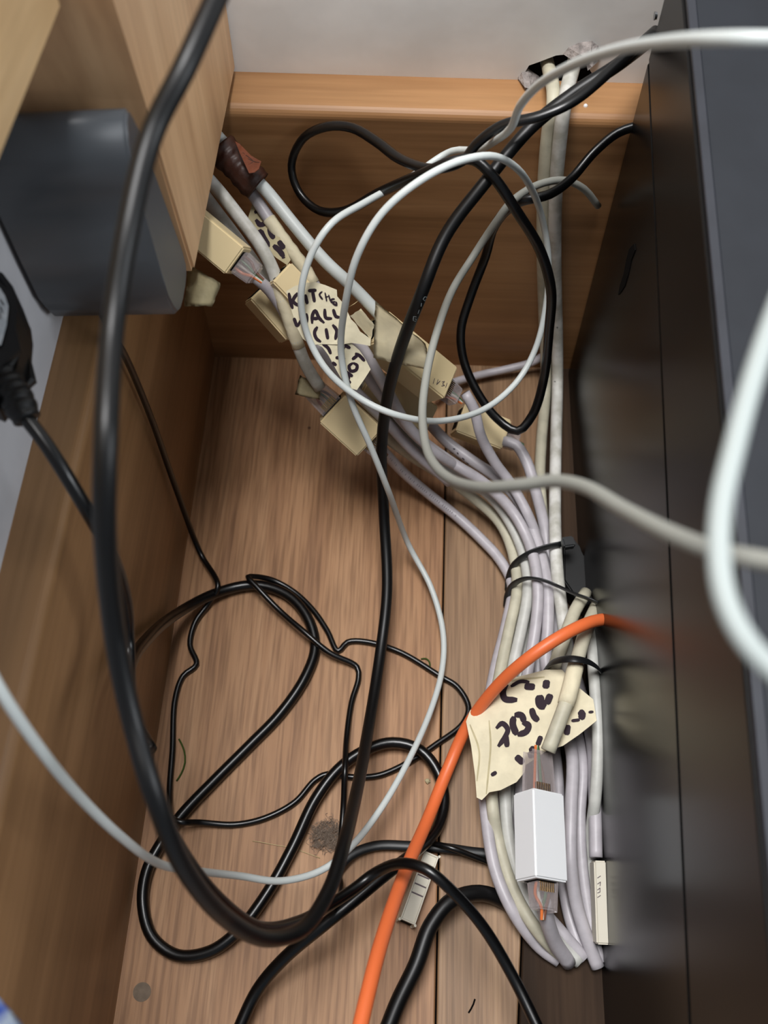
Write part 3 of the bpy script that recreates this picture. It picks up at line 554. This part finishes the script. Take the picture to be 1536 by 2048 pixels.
lab('tape_label', 'crumpled masking tape tag covered in dark scribble, behind the cream-sleeved cable',
  [(625, 890), (560, 1100), (600, 1180), (700, 1330), (790, 1470), (900, 1560), (1020, 1640), (1062, 1580), (1000, 1440), (900, 1250), (780, 1050), (690, 930)],
  lambda x, y: 158-.10*(y-400)+.05*(x-500), crop=(400, 250, 5.85), w_=2.6,
  ink=[[(640, 1030), (690, 1008), (745, 1060), (770, 1140), (710, 1170), (655, 1110)], (4.2, [(690, 1230), (730, 1320), (800, 1440)]), [(810, 1200), (835, 1280), (872, 1330)], [(860, 1410), (930, 1470), (985, 1545)], [(920, 1360), (990, 1450)], (.9, [(1000, 1550), (960, 1560)])], mat='tape_old')
c2 = (920, 1320, 4.955)
lab('tape_label', 'large masking tape label with thick purple-black handwriting, wrapped round the orange cable',
  [(60, 610), (100, 500), (250, 350), (420, 200), (640, 150), (850, 95), (1010, 95), (1150, 250), (1320, 390), (1355, 600), (1180, 740), (1020, 850), (860, 900), (650, 1040), (640, 1110), (560, 1210), (400, 1290), (290, 1310), (255, 1350), (215, 1388), (165, 1362), (150, 1150), (110, 850)],
  lambda x, y: 28+.085*(x-940), crop=c2, w_=3.3,
  ink=[[(470, 240), (430, 300), (445, 385), (570, 398)], (2.0, [(505, 265), (600, 215), (690, 222)]), (3.6, [(640, 262), (745, 270)]), (3.6, [(862, 200), (850, 285)]), (4.6, [(790, 350), (800, 440), (850, 470)]), (3.6, [(900, 340), (860, 440)]), (3.2, [(710, 480), (735, 560), (780, 605)]),
       (3.4, [(535, 560), (525, 640), (565, 745)]), (3.2, [(540, 545), (610, 550), (640, 620)]), (3.2, [(620, 620), (680, 650), (660, 710), (570, 745)]), (2.6, [(360, 680), (420, 630), (475, 690), (445, 770), (380, 860)]), (2.8, [(455, 740), (470, 865)]), (2.6, [(805, 755), (770, 850)]), [(695, 870), (745, 910)], [(675, 950), (750, 930)], [(555, 955), (632, 1025)], (2.0, [(310, 1145), (365, 1112)]),
       (3.4, [(1180, 510), (1215, 540), (1195, 590)]), (1.6, [(1190, 595), (1105, 605)]), (1.4, [(1275, 520), (1325, 515)]), (3.0, [(1072, 645), (1058, 745)])])
big = [o for o in COL.objects if o.name.startswith('tape_label')][-1]
for l in ([(290, 600), (305, 850), (280, 1150), (262, 1330)], [(100, 640), (190, 900), (170, 1200)], [(420, 215), (640, 190), (840, 170)]):
    bm = bmesh.new(); stroke(bm, [(p[0]/c2[2]+c2[0], p[1]/c2[2]+c2[1]) for p in l], .9, lambda x, y: 28+.085*(x-940), .0003); sub('crease_shade', bm, 'tape_old', big)  # flat darker strokes paint crease shading onto the smooth label
def folded(name, label, quad, zf, mat='tape', cat='tape', n=12, rag=1.2):
    bm = bmesh.new(); gridsheet(bm, quad, zf, n, rag=rag); return tag(link(name, bm, mat, smooth=True), label, cat)
folded('folded_tape', 'blank strip of masking tape folded over the coupler marked 1731', [(750, 600), (852, 688), (862, 742), (746, 716)], lambda u, v: 146-8*u+6*math.sin(math.pi*v)*(1-.4*u)-5*v)
folded('folded_tape', 'small loose tape end touching the right side of the KITCHEN WALL label', [(700, 632), (722, 618), (748, 650), (742, 680)], lambda u, v: 136-6*u-5*v, n=6)
folded('torn_paper', 'torn beige paper scrap stuck below the wooden upright beside the grey power brick', [(378, 530), (442, 566), (425, 612), (368, 612)], lambda u, v: 196+3*math.sin(3*u)-6*v, 'tape_old', 'paper scrap', 8, 1.5)
folded('loose_tape', 'clear torn tape end beside the plug of the lower left coupler', [(600, 750), (640, 772), (640, 800), (590, 790)], lambda u, v: 100-4*v, 'tape_old', 'tape', 6, 1.2)
# brown parcel tape round the two upper cables
P = path([(440, 293, 181), (462, 318, 177), (490, 348, 173), (516, 372, 169)], 0, 4)
bm = bmesh.new(); tube(bm, P, .0076, 18, rfun=lambda t: 1+.05*math.sin(9*t)+.04*math.sin(31*t)); o = tag(link('brown_tape_wrap', bm, 'dark_brown_tape', None, True), 'dark brown tape wrapped round two white cables next to the wooden upright', 'tape')
bm = bmesh.new(); cz = lambda x, y: 186+.02*(x-470)-.03*(y-300)
sheet(bm, [(p[0]/5.85+400, p[1]/5.85+250) for p in [(412, 195), (470, 230), (600, 365), (718, 432), (690, 520), (640, 560), (575, 568), (530, 470), (470, 340)]], cz, .0004); sub('tape_end', bm, 'brown_tape', o, label='crumpled reddish brown tape end')
bm = bmesh.new()
for l in ([(560, 400), (650, 440), (700, 445)], [(560, 480), (620, 440)], [(500, 330), (620, 420)]): stroke(bm, [(p[0]/5.85+400, p[1]/5.85+250) for p in l], .5, cz, .0004)
sub('tape_crease_shade', bm, 'dark_brown_tape', o)  # dark strokes stand in for the shade in the tape folds

# ---------------------------------------------------------------- writing on cables
def proj(p):
    q = MW.transposed() @ (p-CAM); return CX+F*q.x/-q.z, CY-F*q.y/-q.z
def on_cable(key, lines, r, w_, mat, name='printing'):
    o, P = NAMED[key]; pr = [(proj(p), p) for p in P]; bm = bmesh.new()
    for l in lines:
        C = [Vector((x, y, 0)) for x, y in l]; W = []
        for c in C:
            q = min(pr, key=lambda t: (t[0][0]-c.x)**2+(t[0][1]-c.y)**2)[1]; i = min(range(len(P)), key=lambda k: (P[k]-q).length)
            T = (P[min(i+1, len(P)-1)]-P[max(i-1, 0)]).normalized(); d = ray(c.x, c.y).normalized(); m = CAM-q
            dp = d-T*d.dot(T); mp_ = m-T*m.dot(T); a_ = dp.dot(dp); b_ = 2*dp.dot(mp_); c_ = mp_.dot(mp_)-r*r; D = b_*b_-4*a_*c_
            if D <= 0: continue
            h = CAM+d*((-b_-math.sqrt(D))/(2*a_)); nn = (h-q)-T*(h-q).dot(T); W.append((h, nn.normalized()))
        for (a, na), (b, nb) in zip(W, W[1:]):
            t = (b-a).normalized(); s = t.cross(na)*(w_/2000); e = t*(w_/6000); u = na*.00012
            bm.faces.new([bm.verts.new(v) for v in (a-s-e+u, a+s-e+u, b+s+e+u, b-s+e+u)])
    if not bm.faces: bm.free(); return None
    return sub(name, bm, mat, o)
def cv(l, c): return [[(x/c[2]+c[0], y/c[2]+c[1]) for x, y in k] for k in l]
on_cable('A', cv([[(752, 88), (740, 85), (732, 98), (742, 106), (752, 100), (752, 88)], [(724, 118), (738, 128), (722, 134), (736, 142)], [(706, 160), (722, 168)], [(712, 152), (706, 172)], [(698, 188), (684, 186), (682, 206), (694, 212), (698, 200), (690, 198)]], (560, 560, 2.56)), .0029, .28, 'grey_ink')
on_cable('e5', cv([[(270, 1440), (300, 1385)], [(290, 1450), (320, 1395), (300, 1395)], [(320, 1480), (350, 1440), (362, 1460), (330, 1495)], [(370, 1560), (400, 1490)], [(395, 1570), (415, 1510), (440, 1530), (420, 1590), (395, 1570)], [(450, 1630), (470, 1570), (495, 1590), (480, 1640)], [(540, 1660), (550, 1690)], [(580, 1690), (600, 1680), (615, 1700)]], (860, 680, 6.4)), .00325, .6, 'ink', 'handwriting')
on_cable('e5', cv([[(785, 1020), (800, 1110)], [(800, 1030), (830, 1030)], [(808, 1075), (840, 1068)], [(805, 1105), (860, 1085)], [(840, 1190), (870, 1180)], [(850, 1250), (880, 1225)]], (940, 860, 5.69)), .00325, .6, 'ink', 'handwriting')
pe = [proj(p) for p in NAMED['e1'][1]]; dash = []
for k, (x, y) in enumerate(pe[:-1]):
    if 778 < x < 905:
        for j in range(3):
            if (k*3+j) % 7 in (3,): continue
            fx = x+(pe[k+1][0]-x)*(j/3); fy = y+(pe[k+1][1]-y)*(j/3); dash.append([(fx-1.2, fy+1.6), (fx+1.2, fy-1.8)])
on_cable('e1', dash, .0030, .32, 'print_ink')
# paint spots on the white cable
for q in ([(1114, 654), (1115, 656)], [(1109, 763), (1111, 764)]): on_cable('V2', [q], .0035, .7, 'gap', 'speck')

# ================================================================ small debris
cable('green_thread', 'curved green thread on the floor beside the thin black lead', [(358, 1478, .6), (368, 1500, .8), (370, 1525, .8), (362, 1548, .7), (353, 1562, .6)], .9, 'green_thread', cat='thread', smooth=0, sides=8)
cable('green_thread', 'tiny curled green thread beside the thin black lead, left of the orange cable', [(842, 1318, .6), (852, 1317, 1.2), (859, 1324, .9), (860, 1334, .6)], .8, 'green_thread', cat='thread', smooth=0, sides=8)
cable('hair_strand', 'fine pale hair curling over the floor next to the dust ball', [(505, 1682, .4), (520, 1684, .8), (545, 1689, .5), (580, 1695, .5), (610, 1705, .6), (640, 1716, .5)], .35, 'hair', cat='hair', smooth=0, sides=6)
cable('hair_strand', 'fine coppery hair standing off the KITCHEN WALL label', [(698, 614, 142), (708, 608, 146), (716, 602, 144)], .35, 'hair', cat='hair', smooth=0, sides=6)
c = atz(655, 1672, 0); bm = bmesh.new()
for k in range(420):
    a = random.uniform(0, 6.28); r0 = random.random()**.6*.0075; q = c+Vector((math.cos(a)*r0, math.sin(a)*r0, .0004+random.random()*.0022))
    P = [q]
    for i in range(4): P.append(P[-1]+Vector((random.uniform(-1, 1), random.uniform(-1, 1), random.uniform(-.3, .3)))*.0018)
    for p in P: p.z = max(.0003, p.z)
    tube(bm, catmull(P, .001), .00009, 4)
o = tag(link('dust_ball', bm, 'dust'), 'grey fluffy dust ball on the floor left of the thick black cord', 'dust'); o['kind'] = 'stuff'
bm = bmesh.new(); P = [atz(950, 1998, .0003), atz(947, 2008, .0003), atz(942, 2018, .0003), atz(937, 2026, .0003)]; tube(bm, P, .0006, 6, .3); sub('pen_mark', bm, 'gap', fl)
bm = bmesh.new(); r = bmesh.ops.create_icosphere(bm, subdivisions=2, radius=.0014, matrix=Matrix.Translation(atz(855, 1562, .0010)))
for v in bm.verts: v.co += Vector([random.uniform(-1, 1)*.0002 for _ in range(3)])
tag(link('crumb', bm, 'tape_old'), 'tiny pale crumb on the floor left of the orange cable', 'crumb')
# printed cloth corner at the lower left
bm = bmesh.new(); gridsheet(bm, [(-140, 1880), (2, 1998), (56, 2062), (-140, 2200)], lambda u, v: 232+3*math.sin(5*u+3*v), 12, .0016, 1.0)
tag(link('printed_cloth', bm, 'cloth_print', smooth=True), 'corner of a white cloth with blue print at the bottom left', 'cloth')

# ---------------------------------------------------------------- let touching cables rest on each other instead of passing through
import numpy as np
hold = {o.parent.name for o in bpy.data.objects if o.parent and o.parent.type == 'MESH'}
pts, rad, own, mov, idx = [], [], [], [], []
for ci, (o, P, r, sd_) in enumerate(CAB):
    for i, p in enumerate(P):
        pts.append(p); rad.append(r); own.append(ci); idx.append(i); e = min(i, len(P)-1-i)
        mov.append(0 if o.name in hold else min(1, e/4))
X = np.array([tuple(p) for p in pts]); R0 = np.array(rad); OW = np.array(own); MV = np.array(mov); X0 = X.copy()
V = X-np.array(tuple(CAM)); V /= np.linalg.norm(V, axis=1)[:, None]; V = -V           # towards the viewer's side
disp = np.zeros(len(X))
for it in range(60):
    X = X0+V*disp[:, None]; push = np.zeros(len(X)); cnt = np.zeros(len(X))
    for ci in range(len(CAB)):
        A_ = np.where(OW == ci)[0]; lo, hi = X[A_].min(0)-.008, X[A_].max(0)+.008
        B_ = np.where((OW > ci) & np.all((X > lo) & (X < hi), axis=1))[0]
        if len(B_) == 0: continue
        D = X[A_][:, None, :]-X[B_][None, :, :]; d = np.linalg.norm(D, axis=2); need = R0[A_][:, None]+R0[B_][None, :]
        ii, jj = np.where(d < need*.98)
        for i, j in zip(ii, jj):
            a_, b_ = A_[i], B_[j]; s = 1 if D[i, j].dot(V[a_]) >= 0 else -1; q = (need[i, j]-d[i, j])*.3; m = MV[a_]+MV[b_]
            if m == 0: continue
            push[a_] += s*q*MV[a_]/m; push[b_] -= s*q*MV[b_]/m; cnt[a_] += 1; cnt[b_] += 1
    disp += push/np.maximum(cnt**.5, 1)
    for ci in range(len(CAB)):
        A_ = np.where(OW == ci)[0]; q = disp[A_]
        for _ in range(2): q[1:-1] = (q[:-2]+2*q[1:-1]+q[2:])/4
        disp[A_] = np.clip(q, -.008, .012)*np.minimum(1, MV[A_]+0)
    Z = X0[:, 2]+V[:, 2]*disp; low = Z < np.minimum(R0+.0002, X0[:, 2]); disp[low] += ((np.minimum(R0+.0002, X0[:, 2])-Z)/V[:, 2])[low]
for ci, (o, P, r, sd_) in enumerate(CAB):
    A_ = np.where(OW == ci)[0]; mw = o.data.vertices
    if not np.any(np.abs(disp[A_]) > 1e-5): continue
    for k, a_ in enumerate(A_):
        dv = Vector(V[a_]*disp[a_])
        for q in range(sd_): mw[k*sd_+q].co += dv
